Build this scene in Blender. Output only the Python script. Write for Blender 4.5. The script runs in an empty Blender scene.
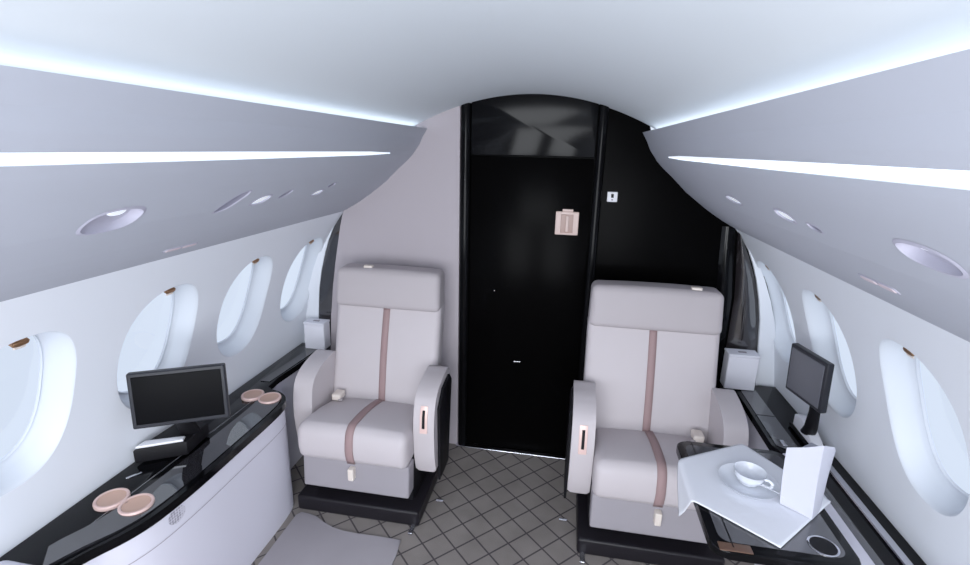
import bpy, bmesh, math, random
from mathutils import Vector, Matrix, geometry

random.seed(7)
scene = bpy.context.scene
COL = scene.collection
PI = math.pi

# ------------------------------------------------------------------ materials
def lin(c):
    c = c / 255.0
    return c / 12.92 if c <= 0.04045 else ((c + 0.055) / 1.055) ** 2.4

def rgb(r, g, b):
    return (lin(r), lin(g), lin(b), 1.0)

def mat(name, col, rough=0.5, spec=0.5, metal=0.0, emit=None, estr=0.0, bump=0.0, bscale=200.0, vary=0.0, coat=0.0):
    m = bpy.data.materials.new(name)
    m.use_nodes = True
    nt = m.node_tree
    b = nt.nodes['Principled BSDF']
    b.inputs['Base Color'].default_value = col
    b.inputs['Roughness'].default_value = rough
    b.inputs['Specular IOR Level'].default_value = spec
    b.inputs['Metallic'].default_value = metal
    b.inputs['Coat Weight'].default_value = coat
    if emit:
        b.inputs['Emission Color'].default_value = emit
        b.inputs['Emission Strength'].default_value = estr
    if bump or vary:
        tc = nt.nodes.new('ShaderNodeTexCoord')
        nz = nt.nodes.new('ShaderNodeTexNoise')
        nz.inputs['Scale'].default_value = bscale
        nz.inputs['Detail'].default_value = 3
        nt.links.new(tc.outputs['Object'], nz.inputs['Vector'])
        if bump:
            bp = nt.nodes.new('ShaderNodeBump')
            bp.inputs['Strength'].default_value = bump
            bp.inputs['Distance'].default_value = 0.002
            nt.links.new(nz.outputs['Fac'], bp.inputs['Height'])
            nt.links.new(bp.outputs['Normal'], b.inputs['Normal'])
        if vary:
            nz2 = nt.nodes.new('ShaderNodeTexNoise')
            nz2.inputs['Scale'].default_value = 6.0
            nt.links.new(tc.outputs['Object'], nz2.inputs['Vector'])
            mx = nt.nodes.new('ShaderNodeMix')
            mx.data_type = 'RGBA'
            mx.inputs[6].default_value = tuple(c * (1 - vary) for c in col[:3]) + (1,)
            mx.inputs[7].default_value = tuple(min(1, c * (1 + vary)) for c in col[:3]) + (1,)
            nt.links.new(nz2.outputs['Fac'], mx.inputs[0])
            nt.links.new(mx.outputs[2], b.inputs['Base Color'])
    return m

M = {}
M['ceiling'] = mat('ceiling_white', rgb(204, 210, 216), 0.75, 0.2)
M['liner'] = mat('liner_grey', rgb(172, 175, 186), 0.6, 0.25, bump=0.05, bscale=300)
M['wall'] = mat('wall_white', rgb(232, 236, 244), 0.6, 0.25)
M['reveal'] = mat('reveal_white', rgb(212, 218, 227), 0.5, 0.3)
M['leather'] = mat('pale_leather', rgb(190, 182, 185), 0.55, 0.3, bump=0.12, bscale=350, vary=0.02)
M['leather_shaded'] = mat('leather_shaded', rgb(146, 141, 147), 0.55, 0.3, bump=0.12, bscale=350)  # seat leather darkened: shade on the lower front panel put into the colour
M['leather_dark'] = mat('leather_grey', rgb(175, 167, 170), 0.55, 0.3, bump=0.12, bscale=350)
M['stripe'] = mat('mauve_stripe', rgb(150, 124, 124), 0.6, 0.25)
M['seam'] = mat('leather_seam', rgb(140, 132, 142), 0.7, 0.2)
M['black'] = mat('gloss_black', (0.002, 0.002, 0.0025, 1), 0.12, 0.12)
M['door_black'] = mat('door_black', (0.0012, 0.0011, 0.0012, 1), 0.22, 0.012)
M['header_black'] = mat('header_black', (0.003, 0.003, 0.0035, 1), 0.12, 0.065)
M['strip_black'] = mat('strip_black', (0.012, 0.010, 0.011, 1), 0.12, 0.6)
M['inlay'] = mat('inlay_charcoal', rgb(30, 29, 32), 0.04, 0.5)
M['inlay'].node_tree.nodes['Principled BSDF'].inputs['IOR'].default_value = 2.1
M['inlay2'] = mat('inlay_grey', rgb(70, 70, 74), 0.12, 0.5)
for k_ in ('strip_black', 'inlay2'):
    M[k_].node_tree.nodes['Principled BSDF'].inputs['IOR'].default_value = 1.9
M['matt_black'] = mat('matt_black', rgb(16, 15, 18), 0.55, 0.15)
M['plinth'] = mat('plinth_black', rgb(24, 22, 26), 0.4, 0.2)
M['console'] = mat('console_white', rgb(214, 212, 224), 0.5, 0.3)
M['chrome'] = mat('chrome', rgb(205, 205, 212), 0.18, 0.5, metal=1.0)
M['gold'] = mat('bronze_gold', rgb(172, 128, 92), 0.3, 0.5, metal=0.8)
M['pink_gold'] = mat('rose_gold', rgb(226, 192, 184), 0.35, 0.5, metal=0.15)
M['cup_inside'] = mat('cup_holder_inside', rgb(196, 158, 140), 0.45, 0.4)
M['cream'] = mat('cream_plastic', rgb(226, 214, 204), 0.45, 0.4)
M['beige'] = mat('beige_plate', rgb(205, 180, 172), 0.4, 0.4, emit=rgb(205, 180, 172), estr=0.05)  # faint emission brightens the latch plate, which is no lamp
M['beige_dark'] = mat('beige_inset', rgb(168, 138, 128), 0.4, 0.4)
M['white_plastic'] = mat('white_plastic', rgb(232, 232, 238), 0.4, 0.4)
M['box_white'] = mat('box_white', rgb(226, 226, 236), 0.5, 0.3)
M['screen'] = mat('screen_black', rgb(7, 7, 9), 0.4, 0.04)
M['screen_grey'] = mat('screen_grey', rgb(80, 82, 90), 0.3, 0.5)
M['bezel'] = mat('bezel_grey', rgb(34, 35, 41), 0.45, 0.25)
M['cloth'] = mat('white_linen', rgb(232, 234, 242), 0.85, 0.1, bump=0.15, bscale=600)
M['napkin'] = mat('napkin_linen', rgb(198, 199, 212), 0.85, 0.1, bump=0.15, bscale=600)
M['porcelain'] = mat('porcelain', rgb(222, 226, 235), 0.15, 0.5)
M['lens'] = mat('lamp_lens', rgb(240, 244, 250), 0.3, 0.4, emit=(0.9, 0.95, 1, 1), estr=0.35)
M['recess'] = mat('recess_grey', rgb(170, 168, 184), 0.6, 0.2)
M['recess_dark'] = mat('recess_dark', rgb(128, 126, 142), 0.6, 0.2)
M['pinkish'] = mat('pinkish_panel', rgb(206, 190, 196), 0.5, 0.3)
M['strip_light'] = mat('strip_light', (0.8, 0.85, 0.9, 1), 0.5, 0.2, emit=(0.80, 0.88, 1.0, 1), estr=0.9)
M['cove_light'] = mat('cove_light', (0.8, 0.85, 0.9, 1), 0.5, 0.2, emit=(0.84, 0.92, 1.0, 1), estr=3.2)
M['mat'] = mat('plain_carpet', rgb(158, 153, 158), 0.95, 0.05, bump=0.5, bscale=500, vary=0.06)
M['bulk_grey'] = mat('bulkhead_grey', rgb(172, 164, 170), 0.7, 0.2, bump=0.05, bscale=250)
M['rear'] = mat('rear_dark', rgb(20, 18, 20), 0.5, 0.2)

def carpet_mat():
    m = bpy.data.materials.new('diamond_carpet')
    m.use_nodes = True
    nt = m.node_tree
    b = nt.nodes['Principled BSDF']
    b.inputs['Roughness'].default_value = 0.95
    b.inputs['Specular IOR Level'].default_value = 0.05
    tc = nt.nodes.new('ShaderNodeTexCoord')
    mp = nt.nodes.new('ShaderNodeMapping')
    mp.inputs['Rotation'].default_value = (0, 0, math.radians(45))
    mp.inputs['Location'].default_value = (0.02, 0.03, 0)
    nt.links.new(tc.outputs['Object'], mp.inputs['Vector'])
    sx = nt.nodes.new('ShaderNodeSeparateXYZ')
    nt.links.new(mp.outputs['Vector'], sx.inputs[0])
    def line(out, sp, w):
        d = nt.nodes.new('ShaderNodeMath'); d.operation = 'DIVIDE'; d.inputs[1].default_value = sp
        nt.links.new(out, d.inputs[0])
        f = nt.nodes.new('ShaderNodeMath'); f.operation = 'FRACT'
        nt.links.new(d.outputs[0], f.inputs[0])
        s = nt.nodes.new('ShaderNodeMath'); s.operation = 'SUBTRACT'; s.inputs[1].default_value = 0.5
        nt.links.new(f.outputs[0], s.inputs[0])
        a = nt.nodes.new('ShaderNodeMath'); a.operation = 'ABSOLUTE'
        nt.links.new(s.outputs[0], a.inputs[0])
        l = nt.nodes.new('ShaderNodeMath'); l.operation = 'LESS_THAN'; l.inputs[1].default_value = w
        nt.links.new(a.outputs[0], l.inputs[0])
        return l.outputs[0]
    a = line(sx.outputs['X'], 0.100, 0.036)
    c = line(sx.outputs['Y'], 0.100, 0.036)
    mx = nt.nodes.new('ShaderNodeMath'); mx.operation = 'MAXIMUM'
    nt.links.new(a, mx.inputs[0]); nt.links.new(c, mx.inputs[1])
    nz = nt.nodes.new('ShaderNodeTexNoise'); nz.inputs['Scale'].default_value = 260; nz.inputs['Detail'].default_value = 3
    nt.links.new(tc.outputs['Object'], nz.inputs['Vector'])
    nl = nt.nodes.new('ShaderNodeTexNoise'); nl.inputs['Scale'].default_value = 7; nl.inputs['Detail'].default_value = 4
    nt.links.new(tc.outputs['Object'], nl.inputs['Vector'])
    cr = nt.nodes.new('ShaderNodeMix'); cr.data_type = 'RGBA'
    cr.inputs[6].default_value = rgb(104, 98, 95); cr.inputs[7].default_value = rgb(144, 137, 132)
    nt.links.new(nl.outputs['Fac'], cr.inputs[0])
    fin = nt.nodes.new('ShaderNodeMix'); fin.data_type = 'RGBA'
    fin.inputs[7].default_value = rgb(56, 52, 57)
    nt.links.new(cr.outputs[2], fin.inputs[6])
    sc = nt.nodes.new('ShaderNodeMath'); sc.operation = 'MULTIPLY'; sc.inputs[1].default_value = 0.85
    nt.links.new(mx.outputs[0], sc.inputs[0])
    nt.links.new(sc.outputs[0], fin.inputs[0])
    nt.links.new(fin.outputs[2], b.inputs['Base Color'])
    bp = nt.nodes.new('ShaderNodeBump'); bp.inputs['Strength'].default_value = 0.5; bp.inputs['Distance'].default_value = 0.004
    nt.links.new(nz.outputs['Fac'], bp.inputs['Height'])
    nt.links.new(bp.outputs['Normal'], b.inputs['Normal'])
    return m
M['carpet'] = carpet_mat()

def glass_mat():
    m = bpy.data.materials.new('window_glass')
    m.use_nodes = True
    nt = m.node_tree
    nt.nodes.remove(nt.nodes['Principled BSDF'])
    out = nt.nodes['Material Output']
    t = nt.nodes.new('ShaderNodeBsdfTransparent'); t.inputs['Color'].default_value = (0.97, 0.98, 1, 1)
    g = nt.nodes.new('ShaderNodeBsdfGlossy'); g.inputs['Roughness'].default_value = 0.05
    mx = nt.nodes.new('ShaderNodeMixShader'); mx.inputs[0].default_value = 0.06
    nt.links.new(t.outputs[0], mx.inputs[1]); nt.links.new(g.outputs[0], mx.inputs[2])
    nt.links.new(mx.outputs[0], out.inputs['Surface'])
    return m
M['glass'] = glass_mat()

def grille_mat():
    m = bpy.data.materials.new('speaker_grille')
    m.use_nodes = True
    nt = m.node_tree
    b = nt.nodes['Principled BSDF']
    tc = nt.nodes.new('ShaderNodeTexCoord')
    v = nt.nodes.new('ShaderNodeTexVoronoi'); v.inputs['Scale'].default_value = 110
    v.inputs['Randomness'].default_value = 0.25
    nt.links.new(tc.outputs['Object'], v.inputs['Vector'])
    r = nt.nodes.new('ShaderNodeValToRGB')
    r.color_ramp.elements[0].position = 0.38; r.color_ramp.elements[0].color = rgb(140, 137, 148)
    r.color_ramp.elements[1].position = 0.48; r.color_ramp.elements[1].color = rgb(196, 193, 205)
    nt.links.new(v.outputs['Distance'], r.inputs[0])
    nt.links.new(r.outputs[0], b.inputs['Base Color'])
    return m
M['grille'] = grille_mat()

# ------------------------------------------------------------------ helpers
def link(name, bm, m, parent=None, sharp=35, smooth=True):
    me = bpy.data.meshes.new(name)
    bmesh.ops.recalc_face_normals(bm, faces=bm.faces[:])
    bm.to_mesh(me); bm.free()
    if smooth:
        me.shade_smooth()
        me.set_sharp_from_angle(angle=math.radians(sharp))
    o = bpy.data.objects.new(name, me)
    COL.objects.link(o)
    if m is not None:
        me.materials.append(m)
    if parent is not None:
        o.parent = parent
    return o

def tag(o, label, cat, group=None):
    o['label'] = label; o['category'] = cat
    if group: o['group'] = group
    return o

def struct(o, label=None):
    o['kind'] = 'structure'
    if label: o['label'] = label
    return o

def thing(name, label, cat, loc=(0, 0, 0), group=None):
    o = bpy.data.objects.new(name, None)
    o.empty_display_size = 0.05
    COL.objects.link(o)
    o.location = loc
    return tag(o, label, cat, group)

def shift(bm, v):
    bmesh.ops.translate(bm, verts=bm.verts[:], vec=Vector(v))
    return bm

def xform(bm, mtx):
    bmesh.ops.transform(bm, matrix=mtx, verts=bm.verts[:])
    return bm

def join(*bms):
    out = bmesh.new()
    for b in bms:
        me = bpy.data.meshes.new('tmp'); b.to_mesh(me); b.free()
        out.from_mesh(me); bpy.data.meshes.remove(me)
    return out

def rbox(x0, x1, y0, y1, z0, z1, r=0.01, n=6, k=3, fn=None):
    """box with rounded edges, subdivided so that fn(Vector)->Vector may bend it"""
    c = Vector(((x0 + x1) / 2, (y0 + y1) / 2, (z0 + z1) / 2))
    h = Vector((abs(x1 - x0) / 2, abs(y1 - y0) / 2, abs(z1 - z0) / 2))
    r = min(r, h.x * 0.999, h.y * 0.999, h.z * 0.999)
    nn = n if isinstance(n, (tuple, list)) else (n, n, n)
    axes = []
    for i in range(3):
        a = h[i]; inn = a - r
        l = [-a + r * (1 - math.cos(PI / 2 * j / k)) if False else -a + r * j / k for j in range(k)]
        l += [-inn + 2 * inn * j / nn[i] for j in range(nn[i] + 1)]
        l += [a - r * (k - 1 - j) / k for j in range(k)]
        axes.append(l)
    bm = bmesh.new(); cache = {}
    def V(i, j, l):
        key = (i, j, l)
        if key not in cache:
            p = Vector((axes[0][i], axes[1][j], axes[2][l]))
            q = Vector([max(-(h[t] - r), min(h[t] - r, p[t])) for t in range(3)])
            d = p - q
            if d.length > 1e-9:
                p = q + d.normalized() * r
            p = p + c
            if fn: p = fn(p)
            cache[key] = bm.verts.new(p)
        return cache[key]
    N = [len(a) for a in axes]
    for s in (0, N[0] - 1):
        for j in range(N[1] - 1):
            for l in range(N[2] - 1):
                bm.faces.new((V(s, j, l), V(s, j + 1, l), V(s, j + 1, l + 1), V(s, j, l + 1)))
    for s in (0, N[1] - 1):
        for i in range(N[0] - 1):
            for l in range(N[2] - 1):
                bm.faces.new((V(i, s, l), V(i + 1, s, l), V(i + 1, s, l + 1), V(i, s, l + 1)))
    for s in (0, N[2] - 1):
        for i in range(N[0] - 1):
            for j in range(N[1] - 1):
                bm.faces.new((V(i, j, s), V(i + 1, j, s), V(i + 1, j + 1, s), V(i, j + 1, s)))
    return bm

def prism(poly, axis, a, b, bev=0.0, seg=3):
    """extrude a 2D polygon along an axis: axis 0 -> (y,z), 1 -> (x,z), 2 -> (x,y)"""
    bm = bmesh.new()
    def P(u, v, w):
        return {0: (w, u, v), 1: (u, w, v), 2: (u, v, w)}[axis]
    lo = [bm.verts.new(P(u, v, a)) for u, v in poly]
    hi = [bm.verts.new(P(u, v, b)) for u, v in poly]
    n = len(poly)
    bm.faces.new(lo); bm.faces.new(hi[::-1])
    for i in range(n):
        bm.faces.new((lo[i], lo[(i + 1) % n], hi[(i + 1) % n], hi[i]))
    if bev:
        ed = [e for e in bm.edges if (e.verts[0] in lo) == (e.verts[1] in lo)]
        bmesh.ops.bevel(bm, geom=ed, offset=bev, segments=seg, profile=0.5, affect='EDGES', clamp_overlap=True)
    return bm

def lathe(prof, n=40):
    bm = bmesh.new(); rings = []
    for r, z in prof:
        if r < 1e-6:
            rings.append([bm.verts.new((0, 0, z))])
        else:
            rings.append([bm.verts.new((r * math.cos(2 * PI * i / n), r * math.sin(2 * PI * i / n), z)) for i in range(n)])
    for a, b in zip(rings[:-1], rings[1:]):
        for i in range(n):
            j = (i + 1) % n
            if len(a) == 1 and len(b) == 1: continue
            if len(a) == 1: bm.faces.new((a[0], b[i], b[j]))
            elif len(b) == 1: bm.faces.new((a[i], a[j], b[0]))
            else: bm.faces.new((a[i], a[j], b[j], b[i]))
    return bm

def tube(pts, r, n=10, flat=1.0):
    bm = bmesh.new(); rings = []
    pts = [Vector(p) for p in pts]
    rs = r if isinstance(r, (list, tuple)) else [r] * len(pts)
    up = Vector((0, 0, 1))
    for i, p in enumerate(pts):
        t = (pts[min(i + 1, len(pts) - 1)] - pts[max(i - 1, 0)]).normalized()
        s = t.cross(up)
        if s.length < 1e-4: s = t.cross(Vector((1, 0, 0)))
        s.normalize(); u = s.cross(t)
        rings.append([bm.verts.new(p + s * (rs[i] * math.cos(2 * PI * k / n)) + u * (rs[i] * flat * math.sin(2 * PI * k / n))) for k in range(n)])
    for a, b in zip(rings[:-1], rings[1:]):
        for k in range(n):
            bm.faces.new((a[k], a[(k + 1) % n], b[(k + 1) % n], b[k]))
    bm.faces.new(rings[0][::-1]); bm.faces.new(rings[-1])
    return bm

def catmull(pts, n=8):
    out = []
    P = [Vector(p) for p in pts]
    for i in range(len(P) - 1):
        p0 = P[max(i - 1, 0)]; p1 = P[i]; p2 = P[i + 1]; p3 = P[min(i + 2, len(P) - 1)]
        for k in range(n):
            t = k / n
            out.append(0.5 * ((2 * p1) + (p2 - p0) * t + (2 * p0 - 5 * p1 + 4 * p2 - p3) * t * t + (3 * p1 - p0 - 3 * p2 + p3) * t ** 3))
    out.append(P[-1])
    return out

# ------------------------------------------------------------------ cabin sections
YF, YR = 2.36, -2.2          # bulkhead ahead, bulkhead behind

class Section:
    """an extruded cabin section: points (x,z) for the left side (x<0), param s = arc length; sign mirrors"""
    def __init__(self, pts, sign):
        self.p = [Vector((sign * abs(a), b)) for a, b in pts]
        self.sign = sign
        self.s = [0.0]
        for a, b in zip(self.p[:-1], self.p[1:]):
            self.s.append(self.s[-1] + (b - a).length)
        self.L = self.s[-1]
    def at(self, s):
        s = max(0, min(self.L, s))
        for i in range(len(self.p) - 1):
            if s <= self.s[i + 1] + 1e-9:
                t = (s - self.s[i]) / max(1e-9, self.s[i + 1] - self.s[i])
                return self.p[i].lerp(self.p[i + 1], t)
        return self.p[-1].copy()
    def out(self, s):
        e = 0.02
        t = (self.at(s + e) - self.at(s - e)).normalized()
        n = Vector((t.y, -t.x))
        c = self.at(s)
        # outward = away from the cabin axis (0, 0.9)
        if n.dot(Vector((c.x, c.y - 0.9))) < 0: n = -n
        return n
    def s_of_z(self, z):
        for i in range(len(self.p) - 1):
            a, b = self.p[i].y, self.p[i + 1].y
            if (a - z) * (b - z) <= 0 and abs(a - b) > 1e-9:
                return self.s[i] + (self.s[i + 1] - self.s[i]) * (z - a) / (b - a)
        return 0
    def pt(self, y, s, depth=0.0):
        c = self.at(s); n = self.out(s)
        return Vector((c.x + n.x * depth, y, c.y + n.y * depth))

def oval(cy, cs, hy, hs, n=48, ex=2.0, tilt=0.0):
    o = []
    for i in range(n):
        a = 2 * PI * i / n
        c, s = math.cos(a), math.sin(a)
        u = hy * math.copysign(abs(c) ** (2 / ex), c); v = hs * math.copysign(abs(s) ** (2 / ex), s)
        o.append((cy + u + tilt * v, cs + v))
    return o

def sheet(sec, y0, y1, ss, dy, holes):
    """section surface with holes (each hole = list of (y,s))"""
    bm = bmesh.new()
    ny = max(2, int((y1 - y0) / dy))
    verts = []; edges = []
    def inside(p, poly, grow):
        c = Vector((sum(a for a, b in poly) / len(poly), sum(b for a, b in poly) / len(poly)))
        res = False; j = len(poly) - 1
        q = c + (Vector(p) - c) / grow
        for i in range(len(poly)):
            if (poly[i][1] > q.y) != (poly[j][1] > q.y) and q.x < (poly[j][0] - poly[i][0]) * (q.y - poly[i][1]) / (poly[j][1] - poly[i][1]) + poly[i][0]:
                res = not res
            j = i
        return res
    for i in range(ny + 1):
        for s in ss:
            p = (y0 + (y1 - y0) * i / ny, s)
            if not any(inside(p, h, 1.04) for h in holes):
                verts.append(Vector(p))
    for h in holes:
        b = len(verts)
        verts += [Vector(p) for p in h]
        edges += [(b + k, b + (k + 1) % len(h)) for k in range(len(h))]
    v, e, f, *_ = geometry.delaunay_2d_cdt(verts, edges, [], 0, 1e-6)
    bv = [bm.verts.new(sec.pt(p.x, p.y)) for p in v]
    for t in f:
        c = (v[t[0]] + v[t[1]] + v[t[2]]) / 3
        if any(inside(c, h, 1.0) for h in holes): continue
        try: bm.faces.new([bv[k] for k in t])
        except ValueError: pass
    return bm

def loft(sec, loops, cap=False):
    """loops: list of (list of (y,s), depth)"""
    bm = bmesh.new(); R = []
    for lp, d in loops:
        if isinstance(d, (tuple, list)):
            R.append([bm.verts.new(sec.pt(y, s, dd)) for (y, s), dd in zip(lp, d)])
        else:
            R.append([bm.verts.new(sec.pt(y, s, d)) for y, s in lp])
    n = len(R[0])
    for a, b in zip(R[:-1], R[1:]):
        for i in range(n):
            bm.faces.new((a[i], a[(i + 1) % n], b[(i + 1) % n], b[i]))
    if cap: bm.faces.new(R[-1])
    return bm

# liner (grey overhead side panel), from the cove lip down to the window wall
LINER = [(.495, 1.685), (.512, 1.660), (.523, 1.635), (.535, 1.61), (.548, 1.592), (.556, 1.582), (.5685, 1.5635), (.59, 1.541), (.612, 1.521), (.639, 1.498),
         (.675, 1.464), (.71, 1.43), (.755, 1.396), (.80, 1.362), (.84, 1.335), (.88, 1.31), (.914, 1.291), (.944, 1.275), (.956, 1.276), (.966, 1.282)]

def wall_x(z):
    P = [(1.275, .944), (1.1, 1.06), (.85, 1.16), (.536, 1.222)]
    if z < .536:
        t = (.536 - z) / .536
        return 1.222 + .03 * t - .09 * t * t
    r = 0
    for i, (zi, xi) in enumerate(P):
        l = 1
        for j, (zj, _) in enumerate(P):
            if i != j: l *= (z - zj) / (zi - zj)
        r += xi * l
    return r
WALL = [(wall_x(z), z) for z in [1.30 - i * 0.026 for i in range(50)] + [0.0]]

def window(sec, cy, idx, label):
    cs = sec.s_of_z(0.94)
    hs = .238
    base = lambda k, dy=0: oval(cy + dy, cs, .157 * k, hs * (k if k == 1 else (1 - (1 - k) * .8)), ex=2.35)
    hole = base(1.0)
    fr = loft(sec, [(hole, 0), (base(.985), .002), (base(.965), .007), (base(.945), .017), (base(.918), .036), (base(.89), .054),
                    (base(.872), .061), (base(.86), .063), (base(.845), .067), (base(.815), .071), (base(.80), .071), (base(.79), .068), (base(.785), .071), (base(.78), .076)])
    w = struct(link('window_%d' % idx, fr, M['reveal'], sharp=50), label)
    link('pane', loft(sec, [(base(.784), .073), (base(.78), .0735)], cap=True), M['glass'], w)
    # bronze shade pull sitting at the head of the reveal
    s0 = cs - hs * .915
    hd = join(loft(sec, [(oval(cy, s0 + .010, .019, .0075, 16, 4), .012), (oval(cy, s0 + .010, .019, .0075, 16, 4), .030)]),
              loft(sec, [(oval(cy, s0 + .010, .019, .0075, 16, 4), .012), (oval(cy, s0 + .010, .017, .006, 16, 4), .0105)], cap=True))
    h = link('shade_pull', hd, M['gold'], w)
    h['label'] = 'bronze shade pull'
    g = link('pull_grip', loft(sec, [(oval(cy, s0 + .022, .015, .0035, 16, 4), .014), (oval(cy, s0 + .022, .013, .0028, 16, 4), .0115)], cap=True), M['cream'], h)
    return hole

secL, secR = Section(WALL, -1), Section(WALL, 1)
ssW = [i * secL.L / 44 for i in range(45)]
holesL = [window(secL, y, i + 1, l) for i, (y, l) in enumerate([
    (.868, 'oval cabin window nearest the camera on the left wall'),
    (1.318, 'oval cabin window behind the left monitor'),
    (1.765, 'third oval cabin window along the left wall'),
    (2.212, 'farthest oval window on the left wall beside the dark strip')])]
holesR = [window(secR, y, i + 5, l) for i, (y, l) in enumerate([
    (.845, 'oval cabin window just outside the picture on the right'),
    (1.302, 'large oval cabin window nearest the camera on the right wall'),
    (1.780, 'oval cabin window behind the right monitor'),
    (2.24, 'farthest oval window on the right wall')])]
struct(link('wall_left', sheet(secL, YR, YF + .03, ssW, .06, holesL), M['wall'], sharp=60), 'white curved side wall with oval windows on the left')
struct(link('wall_right', sheet(secR, YR, YF + .03, ssW, .06, holesR), M['wall'], sharp=60), 'white curved side wall with oval windows on the right')

linL, linR = Section(LINER, -1), Section(LINER, 1)
S0, S1 = linL.s_of_z(1.582), linL.s_of_z(1.5635)   # the light slot's edges
ssLn = sorted(set([round(v, 5) for v in linL.s]))
STRIP_END = 2.02
def strip_hole(sec):
    k = -.014 if sec.sign > 0 else 0.0
    return [(a, b + k) for a, b in [(YR + .05, S0), (0, S0), (1.0, S0), (1.8, S0 + .002), (STRIP_END, S0 + .0085), (STRIP_END, S1 - .0085), (1.8, S1 - .003), (1.0, S1), (0, S1), (YR + .05, S1)]]

def fixture(sec, name, label, cat, y, z, hy, hs, tilt, kind, group=None):
    """recessed overhead fittings; returns the hole cut in the liner"""
    s = sec.s_of_z(z)
    hole = oval(y, s, hy, hs, 32, 2.4, tilt)
    sc = lambda k: oval(y, s, hy * k, hs * k, 32, 2.4, tilt)
    t = thing(name, label, cat, sec.pt(y, s), group)
    inv = Matrix.Translation(-t.location)
    if kind == 'bowl':
        # scooped recess: deep on the far side
        dep = lambda k, dm: [dm * (.35 + .65 * max(0, (p[0] - y) / hy * .5 + .5)) for p in sc(k)]
        bz = loft(sec, [(oval(y, s, hy + .006, hs + .006, 32, 2.4, tilt), -.0006), (hole, -.0022), (sc(.97), 0.0)])
        bowl = loft(sec, [(sc(.97), 0.0), (sc(.93), dep(.93, .008)), (sc(.8), dep(.8, .016)), (sc(.5), dep(.5, .02)), (sc(.2), dep(.2, .021))], cap=True)
        link('bezel', xform(bz, inv), M['recess'], t)
        link('scoop', xform(bowl, inv), M['recess'], t)
        ln = loft(sec, [(oval(y + hy * .15, s - hs * .42, hy * .30, hs * .30, 24, 3, tilt), .010), (oval(y + hy * .15, s - hs * .42, hy * .27, hs * .26, 24, 3, tilt), .007)], cap=True)
        link('lens', xform(ln, inv), M['lens'], t)
    elif kind == 'lens':
        bz = loft(sec, [(oval(y, s, hy + .005, hs + .005, 32, 2.4, tilt), -.0006), (hole, -.0022), (sc(.96), .002)])
        link('bezel', xform(bz, inv), M['recess'], t)
        link('lens', xform(loft(sec, [(sc(.98), .004), (sc(.8), .002), (sc(.4), .001)], cap=True), inv), M['lens'], t)
    else:
        bz = loft(sec, [(oval(y, s, hy + .003, hs + .003, 32, 2.4, tilt), -.0004), (hole, -.0012), (sc(.97), .002)])
        link('bezel', xform(bz, inv), M['recess'], t)
        link('grille', xform(loft(sec, [(sc(1.0), .001), (sc(.97), .010), (sc(.6), .013)], cap=True), inv), M['recess_dark'], t)
    return hole

hL = [strip_hole(linL)]; hR = [strip_hole(linR)]
G = 'overhead reading lights'
hL.append(fixture(linL, 'reading_light', 'large oval scooped reading light in the left overhead panel above the nearest window', 'light', .822, 1.448, .060, .033, -0.35, 'bowl', G))
hL.append(fixture(linL, 'air_vent', 'slanted dark grey vent slot in the left overhead panel', 'vent', 1.176, 1.449, .027, .040, -0.85, 'vent'))
hL.append(fixture(linL, 'reading_light', 'small white lit lens right after the dark slanted vent on the left', 'light', 1.312, 1.441, .032, .018, -0.9, 'lens', G))
hL.append(fixture(linL, 'air_vent', 'little grey vent between the white lens and the farthest left light', 'vent', 1.43, 1.449, .020, .017, -1.0, 'vent'))
hL.append(fixture(linL, 'reading_light', 'farthest reading light in the left overhead panel near the bulkhead', 'light', 1.655, 1.434, .028, .014, -0.9, 'lens', G))
hL.append(fixture(linL, 'air_vent', 'tiny vent farthest along the left overhead panel', 'vent', 1.722, 1.458, .020, .011, -1.0, 'vent'))
hR.append(fixture(linR, 'reading_light', 'large pale scooped reading light in the right overhead panel nearest the camera', 'light', .715, 1.478, .056, .022, -0.25, 'bowl', G))
hR.append(fixture(linR, 'reading_light', 'middle pale reading light in the right overhead panel', 'light', 1.178, 1.474, .040, .016, -0.6, 'lens', G))
hR.append(fixture(linR, 'air_vent', 'faint small vent beside the middle reading light on the right', 'vent', 1.055, 1.466, .024, .010, -0.8, 'vent'))
hR.append(fixture(linR, 'reading_light', 'farthest pale reading light in the right overhead panel', 'light', 1.54, 1.474, .055, .014, -0.9, 'lens', G))
ssF = sorted(set(ssLn + [linL.L * i / 60 for i in range(61)]))
struct(link('trim_1', sheet(linL, YR, YF + .02, ssF, .05, hL), M['liner'], sharp=60), 'grey curved overhead side panel on the left')
struct(link('trim_2', sheet(linR, YR, YF + .02, ssF, .05, hR), M['liner'], sharp=60), 'grey curved overhead side panel on the right')

for sec, side in ((linL, 'left'), (linR, 'right')):
    h = strip_hole(sec)
    t = thing('light_strip', 'thin glowing white light strip set in the %s overhead panel' % side, 'light', sec.pt(0, S0), 'overhead light strips')
    inv = Matrix.Translation(-t.location)
    link('diffuser', xform(loft(sec, [(h, .0015), ([(a, b) for a, b in h], .003)], cap=True), inv), M['strip_light'], t, smooth=False)
    link('channel', xform(loft(sec, [(h, -.0004), (h, .0015)]), inv), M['reveal'], t, smooth=False)

# small two-button panels low on the overhead panels
def button_panel(sec, y, z, label):
    s = sec.s_of_z(z)
    t = thing('button_panel', label, 'panel', sec.pt(y, s), 'overhead button panels')
    inv = Matrix.Translation(-t.location)
    link('plate', xform(loft(sec, [(oval(y, s, .062, .011, 32, 6), .0005), (oval(y, s, .061, .0105, 32, 6), -.0015)], cap=True), inv), M['recess'], t)
    for d in (-.030, .030):
        link('button', xform(loft(sec, [(oval(y + d, s, .026, .0065, 24, 4), -.0012), (oval(y + d, s, .025, .006, 24, 4), -.0032)], cap=True), inv), M['pinkish'], t)
button_panel(linL, 1.182, 1.315, 'pinkish two-button panel low on the left overhead panel')
button_panel(linR, 1.028, 1.368, 'pale two-button panel low on the right overhead panel')

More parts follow.
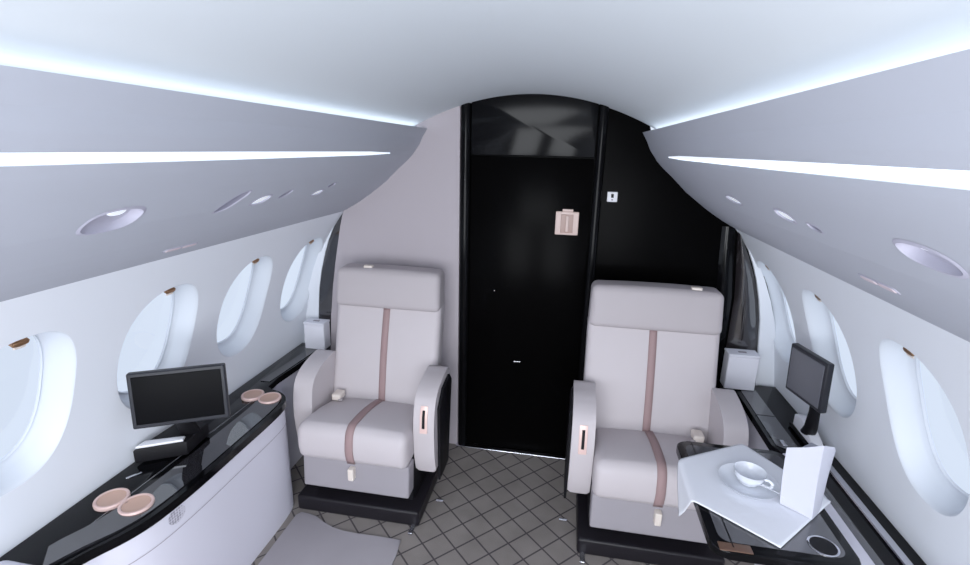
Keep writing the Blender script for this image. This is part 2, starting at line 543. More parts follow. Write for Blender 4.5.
# ceiling vault
def ceil_z(x): return 1.842 - .47 * x * x
bm = bmesh.new()
xs = [-.575 + 1.15 * i / 46 for i in range(47)]
ny = 40; grid = []
for j in range(ny + 1):
    y = YR + (YF + .02 - YR) * j / ny
    grid.append([bm.verts.new((x, y, ceil_z(x))) for x in xs])
for j in range(ny):
    for i in range(46):
        bm.faces.new((grid[j][i], grid[j][i + 1], grid[j + 1][i + 1], grid[j + 1][i]))
struct(link('ceiling', bm, M['ceiling'], sharp=80), 'white vaulted cabin ceiling between the light coves')

# cove ledges with hidden lamps lighting the vault
for k, sg in ((3, -1), (4, 1)):
    bm = prism([(sg * .494, 1.686), (sg * .515, 1.678), (sg * .60, 1.672), (sg * .60, 1.60), (sg * .545, 1.60)], 1, YR, YF + .02)
    struct(link('trim_%d' % k, bm, M['liner'], smooth=False), 'cove ledge behind the lip of the %s overhead panel' % ('left' if sg < 0 else 'right'))
    t = thing('cove_light', 'bright cove light along the %s edge of the ceiling' % ('left' if sg < 0 else 'right'), 'light', (sg * .54, 0, 1.682), 'ceiling cove lights')
    link('lamp_tube', rbox(-.012, .012, YR + .05, YF - .03, -.006, .002, .003, (1, 30, 1), 1), M['cove_light'], t)

# floor
bm = prism([(-1.25, YR), (1.25, YR), (1.25, YF + .03), (-1.25, YF + .03)], 2, -.03, 0)
struct(link('floor', bm, M['carpet'], smooth=False), 'grey carpet with a dark diamond line pattern')

# rear bulkhead
def section_poly(grow=0.0):
    half = [(0, ceil_z(0))] + [(x, ceil_z(x)) for x in (.1, .2, .3, .4, .47, .51)]
    half += [(a, b) for a, b in LINER[4:-2]] + [(wall_x(z), z) for z in (1.26, 1.2, 1.1, 1.0, .9, .8, .7, .6, .5, .4, .3, .2, .1, 0)]
    half = [(x * (1 + grow), z + (grow * 1.5 if z > .5 else 0)) for x, z in half]
    return [(-x, z) for x, z in half[::-1][:-1]] + half
struct(link('wall_rear', prism(section_poly(.01), 1, YR - .04, YR), M['rear'], smooth=False), 'dark rear bulkhead behind the camera')

# ------------------------------------------------------------------ forward bulkhead
struct(link('wall_front', prism(section_poly(.012), 1, YF + .012, YF + .05), M['door_black'], smooth=False), 'black gloss forward bulkhead')

# grey panel left of the door
half = [(-.335, ceil_z(.335) + .01), (-.40, ceil_z(.40) + .01), (-.46, ceil_z(.46) + .01), (-.51, ceil_z(.51) + .01), (-.555, ceil_z(.555) + .004)]
lp = [(-a, b) for a, b in LINER[1:18]]
pl = half + lp + [(-.962, 1.20), (-.982, 1.10), (-1.0, 1.01), (-1.022, .88), (-1.045, .70), (-1.06, .50), (-1.06, 0), (-.335, 0)]
struct(link('trim_5', prism(pl, 1, YF - .02, YF + .008, .003, 2), M['bulk_grey'], sharp=30), 'plain warm grey bulkhead panel left of the door')
# dark gloss strips beside the side walls
def edge_x(z):                              # outer edge of the dark strips
    P = [(.45, 1.150), (.68, 1.130), (.85, 1.112), (1.0, 1.083), (1.12, 1.040), (1.2, 1.003), (1.29, .955)]
    for (z0, x0), (z1, x1) in zip(P[:-1], P[1:]):
        if z <= z1: return x0 + (x1 - x0) * max(0, z - z0) / (z1 - z0)
    return P[-1][1]
ZS = (.45, .55, .65, .75, .85, .95, 1.05, 1.12, 1.2, 1.27)
for k, sg in ((13, -1), (14, 1)):
    fill = [(sg * (edge_x(z) - .002), z) for z in ZS] + [(sg * (wall_x(z) + .012), z) for z in ZS[::-1]]
    struct(link('trim_%d' % k, prism(fill, 1, YF - .010, YF + .006), M['wall'], smooth=False), 'white return between the dark strip and the %s wall' % ('left' if sg < 0 else 'right'))
pl = [(-edge_x(z), z) for z in ZS] + [(-.93, 1.29), (-.93, .45)]
struct(link('trim_6', prism(pl, 1, YF - .004, YF + .006), M['strip_black'], smooth=False), 'narrow dark gloss strip between the grey panel and the left wall')
# right hand curved dark strips
def curve_strip(xa, xb, bulge, name, m, label):
    bm = bmesh.new(); rows = []
    zs = [.45, .55, .65, .75, .85, .95, 1.05, 1.15, 1.22, 1.285]
    for z in zs:
        a = xa(z); b = xb(z)
        rows.append([bm.verts.new((a + (b - a) * i / 8, YF + .004 - bulge * math.sin(PI * i / 8), z)) for i in range(9)])
    for r0, r1 in zip(rows[:-1], rows[1:]):
        for i in range(8): bm.faces.new((r0[i], r0[i + 1], r1[i + 1], r1[i]))
    return struct(link(name, bm, m, sharp=60), label)
curve_strip(lambda z: .985 - .10 * max(0, z - .95), lambda z: edge_x(z) - .01 * min(1, z - .45), .022, 'trim_7', M['strip_black'], 'dark curved gloss strip beside the right wall')
curve_strip(lambda z: .90 - .05 * max(0, z - .95), lambda z: .975 - .10 * max(0, z - .95), .012, 'trim_8', M['black'], 'black gloss post next to the right curved strip')

# door with frame
zt = 1.565
door_poly = [(-.282, .012), (.292, .012), (.292, zt), (-.282, zt)]
door = struct(link('door_1', prism(door_poly, 1, YF - .012, YF + .006, .003, 2), M['door_black'], sharp=30), 'black high gloss cabin door in the bulkhead')
# header above the door, follows the vault
hd = [(-.282, zt + .006), (.292, zt + .006)] + [(x, ceil_z(x) + .008) for x in [.292 - .574 * i / 14 for i in range(15)]]
struct(link('trim_9', prism(hd, 1, YF - .018, YF + .006, .004, 2), M['header_black'], sharp=30), 'black gloss arched header above the door')
# rounded jamb posts
def post(x0, x1, zt_, name, label, m):
    pr = []
    xm, hw = (x0 + x1) / 2, (x1 - x0) / 2
    pr = [(xm - hw, YF + .008)] + [(xm - hw * math.cos(PI * i / 14), YF - .012 - .022 * math.sin(PI * i / 14)) for i in range(15)] + [(xm + hw, YF + .008)]
    struct(link(name, prism(pr, 2, 0, zt_), m, sharp=50), label)
post(-.332, -.285, ceil_z(.31) + .004, 'trim_10', 'black gloss jamb left of the door', M['header_black'])
post(.295, .338, ceil_z(.31) + .004, 'trim_11', 'black gloss post right of the door', M['header_black'])
# threshold
struct(link('trim_12', rbox(-.34, .34, YF - .045, YF - .005, 0, .010, .004, (1, 1, 1), 2), M['chrome'], sharp=40), 'thin metal threshold under the door')

# latch plate and keyhole on the door
lt = link('latch_plate', rbox(.133, .241, YF - .022, YF - .011, 1.212, 1.322, .004, 2), M['beige'], door)
lt['label'] = 'beige latch plate'
link('latch_top', rbox(.163, .213, YF - .021, YF - .011, 1.322, 1.334, .003, 2), M['beige'], lt)
bmf = rbox(.158, .216, YF - .0255, YF - .0215, 1.222, 1.310, .002, 1)
link('latch_recess', bmf, M['beige_dark'], lt)
link('latch_handle', rbox(.181, .195, YF - .033, YF - .024, 1.228, 1.304, .004, 2), M['beige'], lt)
kh = link('keyhole', rbox(-.040, -.004, YF - .016, YF - .011, .528, .534, .002, 2), M['chrome'], door)
link('lock_pin', rbox(-.155, -.148, YF - .015, YF - .011, .905, .912, .002, 1), M['chrome'], door)

# switch plate on the black panel
t = thing('wall_switch', 'small white switch plate on the black panel right of the door', 'switch', (.387, YF + .012, 1.397))
link('plate', rbox(-.023, .023, -.012, 0, -.023, .023, .003, 2), M['white_plastic'], t)
link('rocker', rbox(-.006, .006, -.0155, -.011, -.004, .014, .002, 1), M['matt_black'], t)
link('indicator', rbox(-.004, .004, -.0145, -.011, -.016, -.010, .001, 1), M['seam'], t)

# ------------------------------------------------------------------ seats
def seat_mesh(t, a, hb=.264, off=0.0):
    """a = +1 when the aisle is on the seat's +x side. Local y grows towards the backrest."""
    # plinth and chassis
    link('plinth', rbox(-.285, .285, -.215, .26, 0, .075, .012, 2), M['plinth'], t)
    link('chassis', rbox(-.24, .24, -.14, .24, .07, .30, .01, 2), M['matt_black'], t)
    # lower front panel
    def fp(p):
        return Vector((p.x, p.y - .012 * max(0, (.28 - p.z)) / .15, p.z))
    fpnl = link('front_panel', rbox(-.243, .243, -.205, -.13, .138, .288, .010, (6, 2, 4), 3, fp), M['leather_shaded'], t)
    link('pull_tab', rbox(-.01 * a - .013, -.01 * a + .013, -.236, -.203, .205, .262, .006, 2), M['cream'], fpnl)
    # seat cushion
    def cz(y):                                  # top height along the depth
        u = (y + .245) / .36
        return .455 + .014 * math.sin(PI * min(1, max(0, u))) - .055 * u
    def cf(p):
        q = p.copy()
        u = min(1, max(0, (p.y + .245) / .36))
        w = 1 - .05 * u
        q.x = p.x * w
        k = (p.z - .285) / .155                  # 0 bottom, 1 top
        top = cz(p.y) + .010 * (1 - (p.x / .25) ** 2)
        q.z = .285 + k * (top - .285)
        fr = max(0, 1 - u * 5)
        q.y = p.y - .020 * fr * math.sin(PI * min(1, max(0, k)))
        return q
    cu = link('seat_cushion', rbox(-.248, .248, -.235, .125, .285, .44, .035, (10, 10, 4), 4, cf), M['leather'], t)
    # stripe over the cushion
    bm = bmesh.new(); rows = []
    path = []
    for i in range(25):
        y = .115 - (.115 + .205) * i / 24
        path.append((y, cz(y) + .012))
    zf = cz(-.21) + .01
    for (y, z) in [(-.222, zf - .006), (-.236, zf - .017), (-.245, zf - .035), (-.2525, zf - .065), (-.2565, zf - .095), (-.2545, .345), (-.248, .32), (-.238, .297)]:
        path.append((y, z))
    for (y, z) in path:
        rows.append([bm.verts.new((x, y, z + 0.0005)) for x in (-.0175, 0, .0175)])
    for r0, r1 in zip(rows[:-1], rows[1:]):
        for i in range(2): bm.faces.new((r0[i], r0[i + 1], r1[i + 1], r1[i]))
    st = link('stripe', bm, M['stripe'], cu)
    md = st.modifiers.new('thick', 'SOLIDIFY'); md.thickness = .004; md.offset = 0
    # backrest
    def ylean(z): return .095 + (z - .40) * .245
    def bw(z): return hb
    def bf(p):
        q = p.copy()
        q.x = p.x / .25 * bw(p.z) + off
        front = 1 if p.y < 0 else 0
        bow = .012 * (1 - (p.x / .25) ** 2) * math.sin(PI * min(1, max(0, (p.z - .38) / .48)))
        q.y = p.y + ylean(p.z) + .055 - (bow if front else 0)
        return q
    bk = link('backrest', rbox(-.25, .25, -.055, .055, .34, .88, .028, (10, 3, 14), 4, bf), M['leather'], t)
    bm = bmesh.new(); rows = []
    for i in range(27):
        z = .385 + (.852 - .385) * i / 26
        bow = .012 * math.sin(PI * min(1, max(0, (z - .38) / .48)))
        y = ylean(z) - bow - .0015
        rows.append([bm.verts.new((x, y, z)) for x in (off - .0165, off, off + .0165)])
    for r0, r1 in zip(rows[:-1], rows[1:]):
        for i in range(2): bm.faces.new((r0[i], r0[i + 1], r1[i + 1], r1[i]))
    st = link('stripe', bm, M['stripe'], bk)
    md = st.modifiers.new('thick', 'SOLIDIFY'); md.thickness = .004; md.offset = 0
    # headrest pillow
    def hf(p):
        q = p.copy()
        k = (p.z - .848) / .184
        q.x = p.x / .268 * hb * (1.0 - .02 * k) + off
        q.y = p.y + .178 + (p.z - .825) * .16 - (.010 * (1 - (p.x / .265) ** 2) * math.sin(PI * min(1, max(0, k))) if p.y < 0.05 else 0)
        q.z = p.z + .006 * (1 - (p.x / .265) ** 2) * k
        return q
    hr = link('headrest', rbox(-.268, .268, 0, .125, .848, 1.032, .028, (10, 3, 6), 4, hf), M['leather_dark'], t)
    bx = -.095 * a if a > 0 else .155
    link('top_tab', rbox(bx - .022, bx + .022, .235, .262, 1.026, 1.046, .005, 1), M['cream'], hr)
    # arms
    prof = [(-.115, .215), (-.140, .30), (-.150, .42), (-.142, .505), (-.122, .560), (-.085, .592), (-.03, .612), (.04, .624), (.095, .626), (.125, .60), (.135, .50), (.135, .215)]
    for s in (-1, 1):
        x0, x1 = (.247, .338) if s > 0 else (-.338, -.247)
        dy = 0 if s == a else .055
        ar = link('armrest', prism([(v.x + dy, v.y) for v in catmull([(u, w, 0) for u, w in prof], 4)], 0, x0, x1, .016, 4), M['leather'], t, sharp=40)
        if s == a:
            sp = [(-.09, .16), (-.10, .52), (-.03, .585), (.08, .60), (.12, .56), (.06, .16)]
            xo = .3385 * s
            link('side_panel', prism(sp, 0, xo, xo + .012 * s, .003, 2), M['matt_black'], t)
            xm = .2925 * s
            lp_ = link('latch_plate', prism([(-.1555, .428), (-.1485, .503), (-.1335, .546), (-.122, .543), (-.135, .50), (-.144, .428)], 0, xm - .0165, xm + .0165, .002, 2), M['pink_gold'], ar)
            link('latch_slot', prism([(-.1575, .452), (-.1510, .503), (-.1415, .530), (-.132, .527), (-.140, .50), (-.147, .452)], 0, xm - .006, xm + .006, .001, 1), M['matt_black'], lp_)
            link('release_pin', tube([(.33 * s, -.085, .045), (.362 * s, -.085, .045)], .007, 10), M['chrome'], t)
            link('track_foot', rbox(.262 * s - .010, .262 * s + .010, -.265, -.212, 0, .012, .003, 1), M['chrome'], t)
    # seat belt at the wall side of the cushion
    w = -a
    sb = link('seat_belt', tube([(.225 * w, .105, .40), (.21 * w, .085, .425), (.185 * w, .055, .436), (.165 * w, .02, .438)], .011, 8, .35), M['leather_dark'], t)
    link('buckle', rbox(.192 * w - .022, .192 * w + .022, .025, .085, .428, .460, .007, 2), M['cream'], sb)

t = thing('cabin_seat', 'pale leather armchair left of the door, in front of the grey bulkhead panel', 'seat', (-.645, 1.915, 0), 'leather cabin seats')
seat_mesh(t, 1, .262, .009)
t = thing('cabin_seat', 'pale leather armchair on the right with the clothed table in front', 'seat', (.603, 1.905, 0), 'leather cabin seats')
seat_mesh(t, -1, .281, -.010)

# ------------------------------------------------------------------ left console
ZC = .5365
inner = [(-1.072, .74), (-1.045, .80), (-1.012, .88), (-.972, .955), (-.948, 1.04), (-.937, 1.19), (-.936, 1.42), (-.936, 1.58), (-.944, 1.69), (-.970, 1.748), (-1.02, 1.785), (-1.075, 1.80)]
inner = [(v.x, v.y) for v in catmull([(a, b, 0) for a, b in inner], 4)]
ledge = [(-1.10, 1.815), (-1.105, 1.9), (-1.07, 2.325)]
wallpts = [(-1.2195, 2.325), (-1.2195, .74)]
t = thing('side_console', 'white console with black gloss top along the left wall', 'console', (-1.08, 1.3, 0))
inv = Matrix.Translation(-t.location)
link('console_top', xform(prism(inner + ledge + wallpts, 2, ZC - .030, ZC, .003, 2), inv), M['black'], t, sharp=30)
off = [(a - .010, b) for a, b in inner]
body = off + [(-1.115, 1.82), (-1.12, 2.325), (-1.15, 2.325), (-1.15, .75)]
cb = link('console_body', xform(prism(body, 2, 0, ZC - .029), inv), M['console'], t, sharp=40)
# seam along the body
def face_x(y):
    for (a, b), (c, d) in zip(off[:-1], off[1:]):
        if b <= y <= d: return a + (c - a) * (y - b) / max(1e-9, d - b)
    return off[0][0]
def face_ribbon(y0, y1, zf, w, e=.0015, n=60):
    bm = bmesh.new(); rows = []
    for i in range(n + 1):
        y = y0 + (y1 - y0) * i / n
        x = face_x(y) + e; z = zf(y)
        rows.append([bm.verts.new((x, y, z - w)), bm.verts.new((x, y, z + w))])
    for r0, r1 in zip(rows[:-1], rows[1:]): bm.faces.new((r0[0], r0[1], r1[1], r1[0]))
    return bm
link('seam', xform(face_ribbon(.80, 1.755, lambda y: .425 - .0 * y, .0012), inv), M['seam'], cb)
bm = bmesh.new()
g = [bm.verts.new((face_x(1.10 + .032 * math.cos(2 * PI * k / 24)) + .002, 1.10 + .032 * math.cos(2 * PI * k / 24), .474 + .026 * math.sin(2 * PI * k / 24))) for k in range(24)]
bm.faces.new(g)
link('speaker_grille', xform(bm, inv), M['grille'], cb, smooth=False)
# gloss inlay along the inner edge (folded table leaf)
io = [(a - .022, b) for a, b in inner if .80 < b < 1.78]
ii = [(a - .118 + .03 * max(0, (1.0 - b) / .2), b) for a, b in inner if .84 < b < 1.70][::-1]
leaf = prism(io + ii, 2, ZC - .001, ZC + .003, .001, 1)
for v in leaf.verts:                      # the leaf slopes a little towards the aisle
    if v.co.z > ZC: v.co.z += max(0, -.955 - v.co.x) * .06
link('table_leaf', xform(leaf, inv), M['inlay'], t, sharp=30)
link('lid_seam', xform(prism([(-1.098, .86), (-1.094, .86), (-1.084, 1.70), (-1.088, 1.70)], 2, ZC, ZC + .0012), inv), M['inlay2'], t, smooth=False)
link('ledge_inlay', xform(prism([(-1.165, 1.86), (-1.118, 1.86), (-1.09, 2.25), (-1.14, 2.25)], 2, ZC - .002, ZC + .002), inv), M['inlay'], t, smooth=False)
for (x, y) in ((-1.122, 1.052), (-1.030, 1.046), (-1.108, 1.722), (-1.022, 1.712)):
    rim = lathe([(.036, -.009), (.038, .002), (.0385, .0045), (.042, .0055), (.0455, .0045), (.047, 0), (.046, -.009)], 36)
    r = link('cup_holder', xform(shift(rim, (x, y, ZC + .007)), inv), M['pink_gold'], t)
    r['label'] = 'rose gold rimmed cup holder'
    link('well', xform(shift(lathe([(.0375, .0035), (.034, .0025), (.018, .0018), (0, .0016)], 36), (x, y, ZC + .007)), inv), M['cup_inside'], r)
for (x, y, rz) in ((-1.157, 1.165, 1.0), (-1.075, .925, 1.25)):
    b = rbox(-.022, .022, -.004, .004, 0, .004, .0015, 1, 1)
    link('latch', xform(xform(b, Matrix.Translation((x, y, ZC)) @ Matrix.Rotation(rz, 4, 'Z')), inv), M['chrome'], t)
# pale rounded end block nearest the camera
link('end_block', xform(rbox(-1.208, -.985, .44, .815, .38, .552, .03, 3), inv), M['console'], t)
link('end_foot', xform(rbox(-1.14, -1.0, .46, .80, 0, .39, .02, 2), inv), M['console'], t)

# ------------------------------------------------------------------ right ledge
t = thing('side_ledge', 'black topped ledge with chrome rail along the right wall', 'ledge', (1.12, 1.3, 0))
inv = Matrix.Translation(-t.location)
YL0, YL1 = .55, 2.325
link('ledge_top', xform(prism([(1.052, YL0), (1.2195, YL0), (1.2195, YL1), (1.02, YL1), (1.012, 1.80), (1.052, 1.71)], 2, ZC - .03, ZC, .002, 1), inv), M['black'], t, sharp=30)
link('ledge_body', xform(prism([(1.04, YL0), (1.15, YL0), (1.15, YL1), (1.03, YL1), (1.03, 1.75), (1.04, 1.70)], 2, 0, ZC - .029), inv), M['console'], t, sharp=30)
link('white_lip', xform(rbox(1.005, 1.050, YL0, 1.695, ZC - .045, ZC + .036, .006, (1, 10, 1), 2), inv), M['console'], t)
link('slot_panel', xform(rbox(1.053, 1.100, YL0, 1.68, ZC - .002, ZC + .003, .001, (1, 10, 1), 1), inv), M['inlay2'], t)
link('rail', xform(rbox(1.149, 1.175, YL0, 1.70, ZC - .002, ZC + .010, .005, (1, 10, 1), 3), inv), M['chrome'], t)
link('ledge_inlay', xform(prism([(1.03, 1.80), (1.105, 1.74), (1.108, 2.26), (1.04, 2.26)], 2, ZC - .002, ZC + .003), inv), M['inlay2'], t, smooth=False)
link('inlay_seam', xform(prism([(1.03, 2.02), (1.105, 2.02), (1.105, 2.025), (1.03, 2.025)], 2, ZC + .002, ZC + .0036), inv), M['matt_black'], t, smooth=False)
link('latch', xform(rbox(1.05, 1.066, 1.79, 1.83, ZC + .002, ZC + .009, .002, 1), inv), M['chrome'], t)

# boxes at the far ends of the ledges
def side_box(x0, x1, y0, y1, z0, z1, label):
    t = thing('storage_box', label, 'box', ((x0 + x1) / 2, (y0 + y1) / 2, z0), 'white boxes at the bulkhead')
    hx, hy, hz = (x1 - x0) / 2, (y1 - y0) / 2, z1 - z0
    link('box_body', rbox(-hx, hx, -hy, hy, 0, hz - .012, .006, 2), M['box_white'], t)
    l = link('lid', rbox(-hx - .002, hx + .002, -hy - .002, hy + .002, hz - .0115, hz, .004, 2), M['box_white'], t)
    link('slot', rbox(-.018, .018, -.008, .008, hz - .002, hz + .001, .0015, 1), M['seam'], l)
side_box(-1.16, -1.045, 2.25, 2.32, ZC + .001, .688, 'small white lidded box at the bulkhead end of the left ledge')
side_box(.965, 1.098, 2.245, 2.32, ZC + .004, .715, 'small white lidded box at the bulkhead end of the right ledge')

# ------------------------------------------------------------------ monitors
def monitor(loc, yaw, w, h, tilt, label, scr, foot, roll=0.0):
    """loc = centre of the screen; yaw turns the screen's face (-y local)"""
    t = thing('monitor', label, 'monitor', loc, 'fold-out monitors')
    t.rotation_euler = (0, 0, yaw)
    tm = Matrix.Rotation(roll, 4, 'Y') @ Matrix.Rotation(tilt, 4, 'X')
    cs_ = link('casing', xform(rbox(-w / 2, w / 2, -.004, .022, -h / 2, h / 2, .006, 2), tm), M['bezel'], t)
    link('screen', xform(rbox(-w / 2 + .012, w / 2 - .012, -.0065, 0, -h / 2 + .014, h / 2 - .012, .002, 1), tm), scr, cs_)
    return t, tm

# left: on a foot standing at the back of the console
t, tm = monitor((-.985, 1.215, .820), math.radians(28), .272, .182, math.radians(-6), 'black monitor on the left console in front of a window', M['screen'], None)
Mi = t.matrix_basis.inverted()
link('neck', xform(tube([(-1.03, 1.26, .73), (-1.07, 1.31, .66), (-1.10, 1.36, .585)], [.022, .028, .034], 12, .5), Mi), M['matt_black'], t)
ft = link('foot', xform(prism([(-1.200, 1.215), (-1.065, 1.295), (-1.08, 1.42), (-1.19, 1.42)], 2, ZC + .004, .594, .006, 2), Mi), M['matt_black'], t)
link('foot_cover', xform(prism([(-1.197, 1.222), (-1.075, 1.293), (-1.085, 1.315), (-1.195, 1.262)], 2, .593, .603, .004, 2), Mi), M['white_plastic'], ft)

# right: on an arm at the back of the right ledge
t, tm = monitor((1.070, 1.775, .838), math.radians(-78), .192, .186, math.radians(3), 'grey screened monitor on the right ledge turned toward the aisle', M['screen_grey'], None)
Mi = t.matrix_basis.inverted()
link('neck', xform(tube([(1.098, 1.735, .775), (1.115, 1.76, .71), (1.135, 1.80, .63), (1.15, 1.84, .585)], [.016, .018, .022, .026], 12, .6), Mi), M['matt_black'], t)
ft = link('foot', xform(prism([(1.77, ZC + .016), (1.95, ZC + .016), (1.95, .60), (1.89, .612), (1.79, .57)], 0, 1.142, 1.186, .008, 2), Mi), M['white_plastic'], t)
link('foot_base', xform(rbox(1.136, 1.194, 1.755, 1.965, ZC + .004, ZC + .017, .004, 1), Mi), M['matt_black'], ft)

# ------------------------------------------------------------------ table on the right
ZT = .650
t = thing('folding_table', 'dark gloss fold-out table half covered by a white cloth', 'table', (.79, 1.33, 0))
inv = Matrix.Translation(-t.location)
def rrect(x0, x1, y0, y1, r, n=8):
    out = []
    for cx, cy, a0 in ((x1 - r, y1 - r, 0), (x0 + r, y1 - r, 90), (x0 + r, y0 + r, 180), (x1 - r, y0 + r, 270)):
        for i in range(n + 1):
            a = math.radians(a0 + 90 * i / n)
            out.append((cx + r * math.cos(a), cy + r * math.sin(a)))
    return out
tt = link('tabletop', xform(prism(rrect(.605, .955, 1.085, 1.572, .04), 2, ZT - .024, ZT, .004, 3), inv), M['black'], t, sharp=30)
link('table_inlay', xform(prism(rrect(.630, .930, 1.118, 1.548, .03), 2, ZT - .002, ZT + .0015), inv), M['inlay2'], tt, smooth=False)
link('hinge_line', xform(rbox(.655, .659, 1.10, 1.56, ZT + .001, ZT + .0022, .0005, 1, 1), inv), M['matt_black'], tt)
bi = link('bronze_inlay', xform(rbox(.622, .70, 1.088, 1.115, ZT - .001, ZT + .002, .001, 1), inv), mat('bronze_dark', rgb(92, 66, 52), .3, .5), tt)
bi['label'] = 'bronze inlay strip'
ch = link('cup_holder', xform(shift(lathe([(.030, -.002), (.0305, .003), (.033, .0045), (.0355, .003), (.036, -.001)], 32), (.884, 1.150, ZT)), inv), M['chrome'], tt)
link('well', xform(shift(lathe([(.0305, .002), (.02, .0018), (0, .0018)], 32), (.884, 1.150, ZT)), inv), M['matt_black'], ch)
link('support_arm', xform(prism([(.80, ZT - .023), (.80, ZT - .05), (.97, .47), (1.0035, .47), (1.0035, .56), (.955, ZT - .023)], 1, 1.20, 1.45, .004, 2), inv), M['plinth'], t)

# cloth spread on the table, one corner hanging over the aisle edge
A, B, Cc, Dd = Vector((.826, 1.586)), Vector((.452, 1.362)), Vector((.771, 1.117)), Vector((.982, 1.328))
bm = bmesh.new(); N = 48; g = []
for i in range(N + 1):
    row = []
    for j in range(N + 1):
        u, v = i / N, j / N
        p = (A * (1 - u) + B * u) * (1 - v) + (Dd * (1 - u) + Cc * u) * v
        x, y = p.x, p.y
        z = ZT + .0055
        xe = .603
        if x < xe:
            d = xe - x
            rr = .012
            if d < rr * PI / 2:
                a = d / rr
                x = xe - rr * math.sin(a); z = z - rr * (1 - math.cos(a))
            else:
                e = d - rr * PI / 2
                x = xe - rr - .006 * math.sin(18 * y) * min(1, e * 12); z = z - rr - e
        elif y > 1.575:
            d = y - 1.575
            z -= d * .3
        z += .0009 * (1 + math.sin(14 * (x + y)) * math.sin(9 * (x - y)))
        row.append(bm.verts.new((x, y, z)))
    g.append(row)
for i in range(N):
    for j in range(N):
        bm.faces.new((g[i][j], g[i + 1][j], g[i + 1][j + 1], g[i][j + 1]))
tc_ = link('tablecloth', bm, M['cloth'], sharp=80)
md = tc_.modifiers.new('thick', 'SOLIDIFY'); md.thickness = .002; md.offset = 0
tag(tc_, 'white cloth laid cornerwise over the dark folding table', 'tablecloth')
ZK = ZT + .0085

# saucer, cup, teaspoon
SX, SY = .768, 1.352
sa = link('saucer', lathe([(0, .004), (.03, .004), (.045, .005), (.066, .012), (.079, .018), (.081, .019), (.080, .0175), (.064, .009), (.043, .001), (.028, 0), (0, 0)], 48), M['porcelain'])
sa.location = (SX, SY, ZK)
tag(sa, 'white porcelain saucer under the cup on the table cloth', 'saucer')
t = thing('tea_cup', 'white porcelain tea cup standing on the saucer', 'cup', (SX + .003, SY + .008, ZK + .0055))
link('bowl', lathe([(0, .002), (.020, .002), (.022, 0), (.024, .001), (.024, .005), (.034, .014), (.0405, .026), (.0435, .040), (.0445, .041), (.0435, .0405), (.0395, .026), (.032, .015), (.02, .010), (0, .008)], 48), M['porcelain'], t)
hp = [(.042, 0, .034), (.054, 0, .036), (.062, 0, .031), (.062, 0, .022), (.054, 0, .015), (.038, 0, .015)]
link('handle', xform(tube(catmull(hp, 5), .0042, 10), Matrix.Rotation(math.radians(-40), 4, 'Z')), M['porcelain'], t)
t = thing('teaspoon', 'small metal teaspoon resting on the saucer rim beside the cup', 'spoon', (SX + .055, SY - .048, ZK + .016))
sb = lathe([(0, -.004), (.006, -.0034), (.0095, -.001), (.0105, .001), (.009, .0002), (.005, -.0018), (0, -.0024)], 20)
xform(sb, Matrix.Diagonal((1.5, 1, 1, 1)))
Rz = Matrix.Rotation(math.radians(-30), 4, 'Z')
link('spoon_bowl', xform(shift(sb, (.022, 0, .007)), Rz), M['white_plastic'], t)
link('spoon_handle', xform(tube([(.010, 0, .008), (-.015, 0, .010), (-.045, 0, .011), (-.07, 0, .011)], [.002, .0018, .002, .003], 8, .6), Rz), M['chrome'], t)

# standing folded napkin
def napkin():
    bm = bmesh.new()
    base = [Vector((.832, 1.288)), Vector((.864, 1.262)), Vector((.893, 1.236)), Vector((.918, 1.262)), Vector((.942, 1.296))]
    tops = [.178, .200, .226, .210, .180]
    rows = []
    n = 10
    for b, h in zip(base, tops):
        rows.append([bm.verts.new((b.x - .012 * (k / n) * (1 if b.x < .9 else -.2), b.y + .004 * math.sin(PI * k / n), ZK + h * k / n)) for k in range(n + 1)])
    # back leaf
    back = [Vector((.931, 1.305)), Vector((.888, 1.322)), Vector((.836, 1.296))]
    for b, h in zip(back, [.178, .19, .172]):
        rows.append([bm.verts.new((b.x, b.y - .014 * (k / n), ZK + h * k / n)) for k in range(n + 1)])
    m = len(rows)
    for i in range(m):
        r0, r1 = rows[i], rows[(i + 1) % m]
        for k in range(n):
            bm.faces.new((r0[k], r1[k], r1[k + 1], r0[k + 1]))
    bm.faces.new([r[-1] for r in rows]); bm.faces.new([r[0] for r in rows][::-1])
    return bm
np_ = link('folded_napkin', napkin(), M['napkin'], sharp=28)
tag(np_, 'tall white napkin folded upright on the table cloth beside the cup', 'napkin')

# ------------------------------------------------------------------ floor mat
edge = [(-.915, .60), (-.915, 1.66), (-.90, 1.682), (-.86, 1.676), (-.815, 1.668), (-.775, 1.640), (-.72, 1.622), (-.665, 1.612), (-.60, 1.610), (-.53, 1.612), (-.46, 1.612), (-.41, 1.612), (-.402, 1.54), (-.402, .60)]
mt = link('floor_mat', prism(edge, 2, .0005, .008, .003, 2), M['mat'], sharp=30)
tag(mt, 'plain pale grey floor mat with uneven edge beside the left console', 'mat')

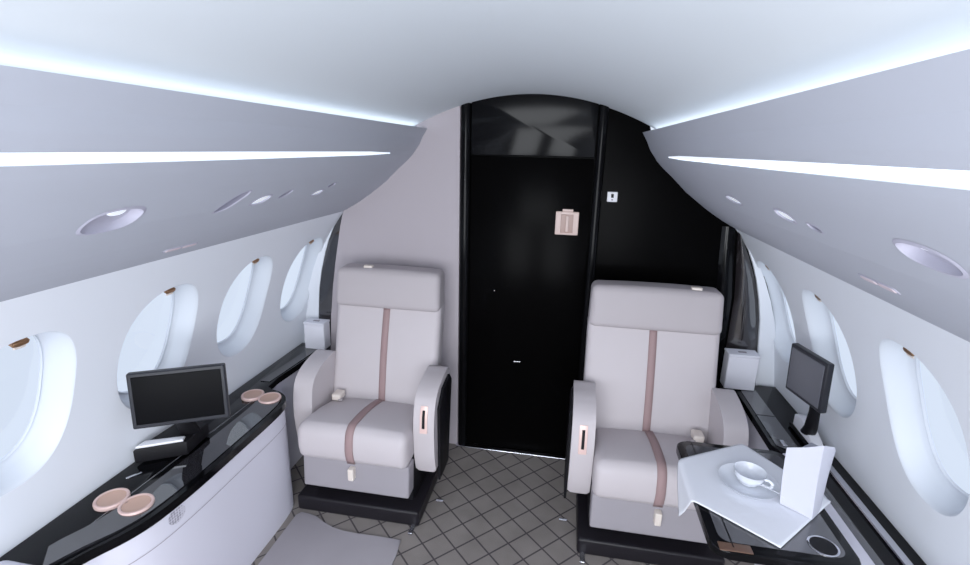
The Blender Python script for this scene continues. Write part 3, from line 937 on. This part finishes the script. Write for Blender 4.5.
# ------------------------------------------------------------------ camera
cam = bpy.data.cameras.new('camera')
co = bpy.data.objects.new('camera', cam)
COL.objects.link(co)
r = Vector((0.98481523, 0.17210425, 0.02278378)); u = Vector((-0.06732829, 0.2576633, 0.96388616)); w = Vector((-0.16001836, 0.95078376, -0.26533823))
mw = Matrix((r, u, -w)).transposed().to_4x4()
mw.translation = Vector((0.1944, 0, 1.6026))
co.matrix_world = mw
cam.sensor_width = 36; cam.sensor_fit = 'HORIZONTAL'
cam.lens = 36 * 488.53 / 970
cam.clip_start = 0.02
scene.camera = co

# ------------------------------------------------------------------ light
world = bpy.data.worlds.new('sky'); scene.world = world
world.use_nodes = True
nt = world.node_tree
bg = nt.nodes['Background']
tcw = nt.nodes.new('ShaderNodeTexCoord'); sp = nt.nodes.new('ShaderNodeSeparateXYZ')
nt.links.new(tcw.outputs['Generated'], sp.inputs[0])
cr = nt.nodes.new('ShaderNodeValToRGB')
cr.color_ramp.elements[0].position = 0.35; cr.color_ramp.elements[0].color = (0.66, 0.755, 0.91, 1)
cr.color_ramp.elements[1].position = 0.62; cr.color_ramp.elements[1].color = (0.72, 0.80, 0.94, 1)
mr = nt.nodes.new('ShaderNodeMapRange'); mr.inputs[1].default_value = -1; mr.inputs[2].default_value = 1
nt.links.new(sp.outputs['Z'], mr.inputs[0]); nt.links.new(mr.outputs[0], cr.inputs[0])
nt.links.new(cr.outputs[0], bg.inputs['Color'])
bg.inputs['Strength'].default_value = 1.2

def area(name, loc, rot, sx, sy, energy, col=(0.90, 0.94, 1.0)):
    l = bpy.data.lights.new(name, 'AREA'); l.shape = 'RECTANGLE'; l.size = sx; l.size_y = sy
    l.energy = energy; l.color = col
    o = bpy.data.objects.new(name, l); COL.objects.link(o)
    o.location = loc; o.rotation_euler = rot
    return o
area('aft_fill', (0, -.75, 1.60), (math.radians(55), 0, 0), .9, .5, 22)  # unseen fill added behind the camera, not a cabin fitting
up = area('up_fill', (0, -.75, .95), (math.radians(180), 0, 0), 1.3, 1.9, 11)  # added upward fill out of view, brightens the ceiling vault
up.data.spread = math.radians(130)
for sx in (-1, 1):
    d = Vector((-sx * 1.5, 2.6, .12))
    lf = area('side_fill', (sx * .55, -1.25, .85), (0, 0, 0), .8, .9, 33)  # pair of unseen fills added to brighten the opposite side walls
    lf.rotation_euler = d.to_track_quat('-Z', 'Y').to_euler()

scene.view_settings.view_transform = 'Standard'
scene.view_settings.look = 'None'
scene.view_settings.exposure = -0.2
scene.view_settings.gamma = 1.15
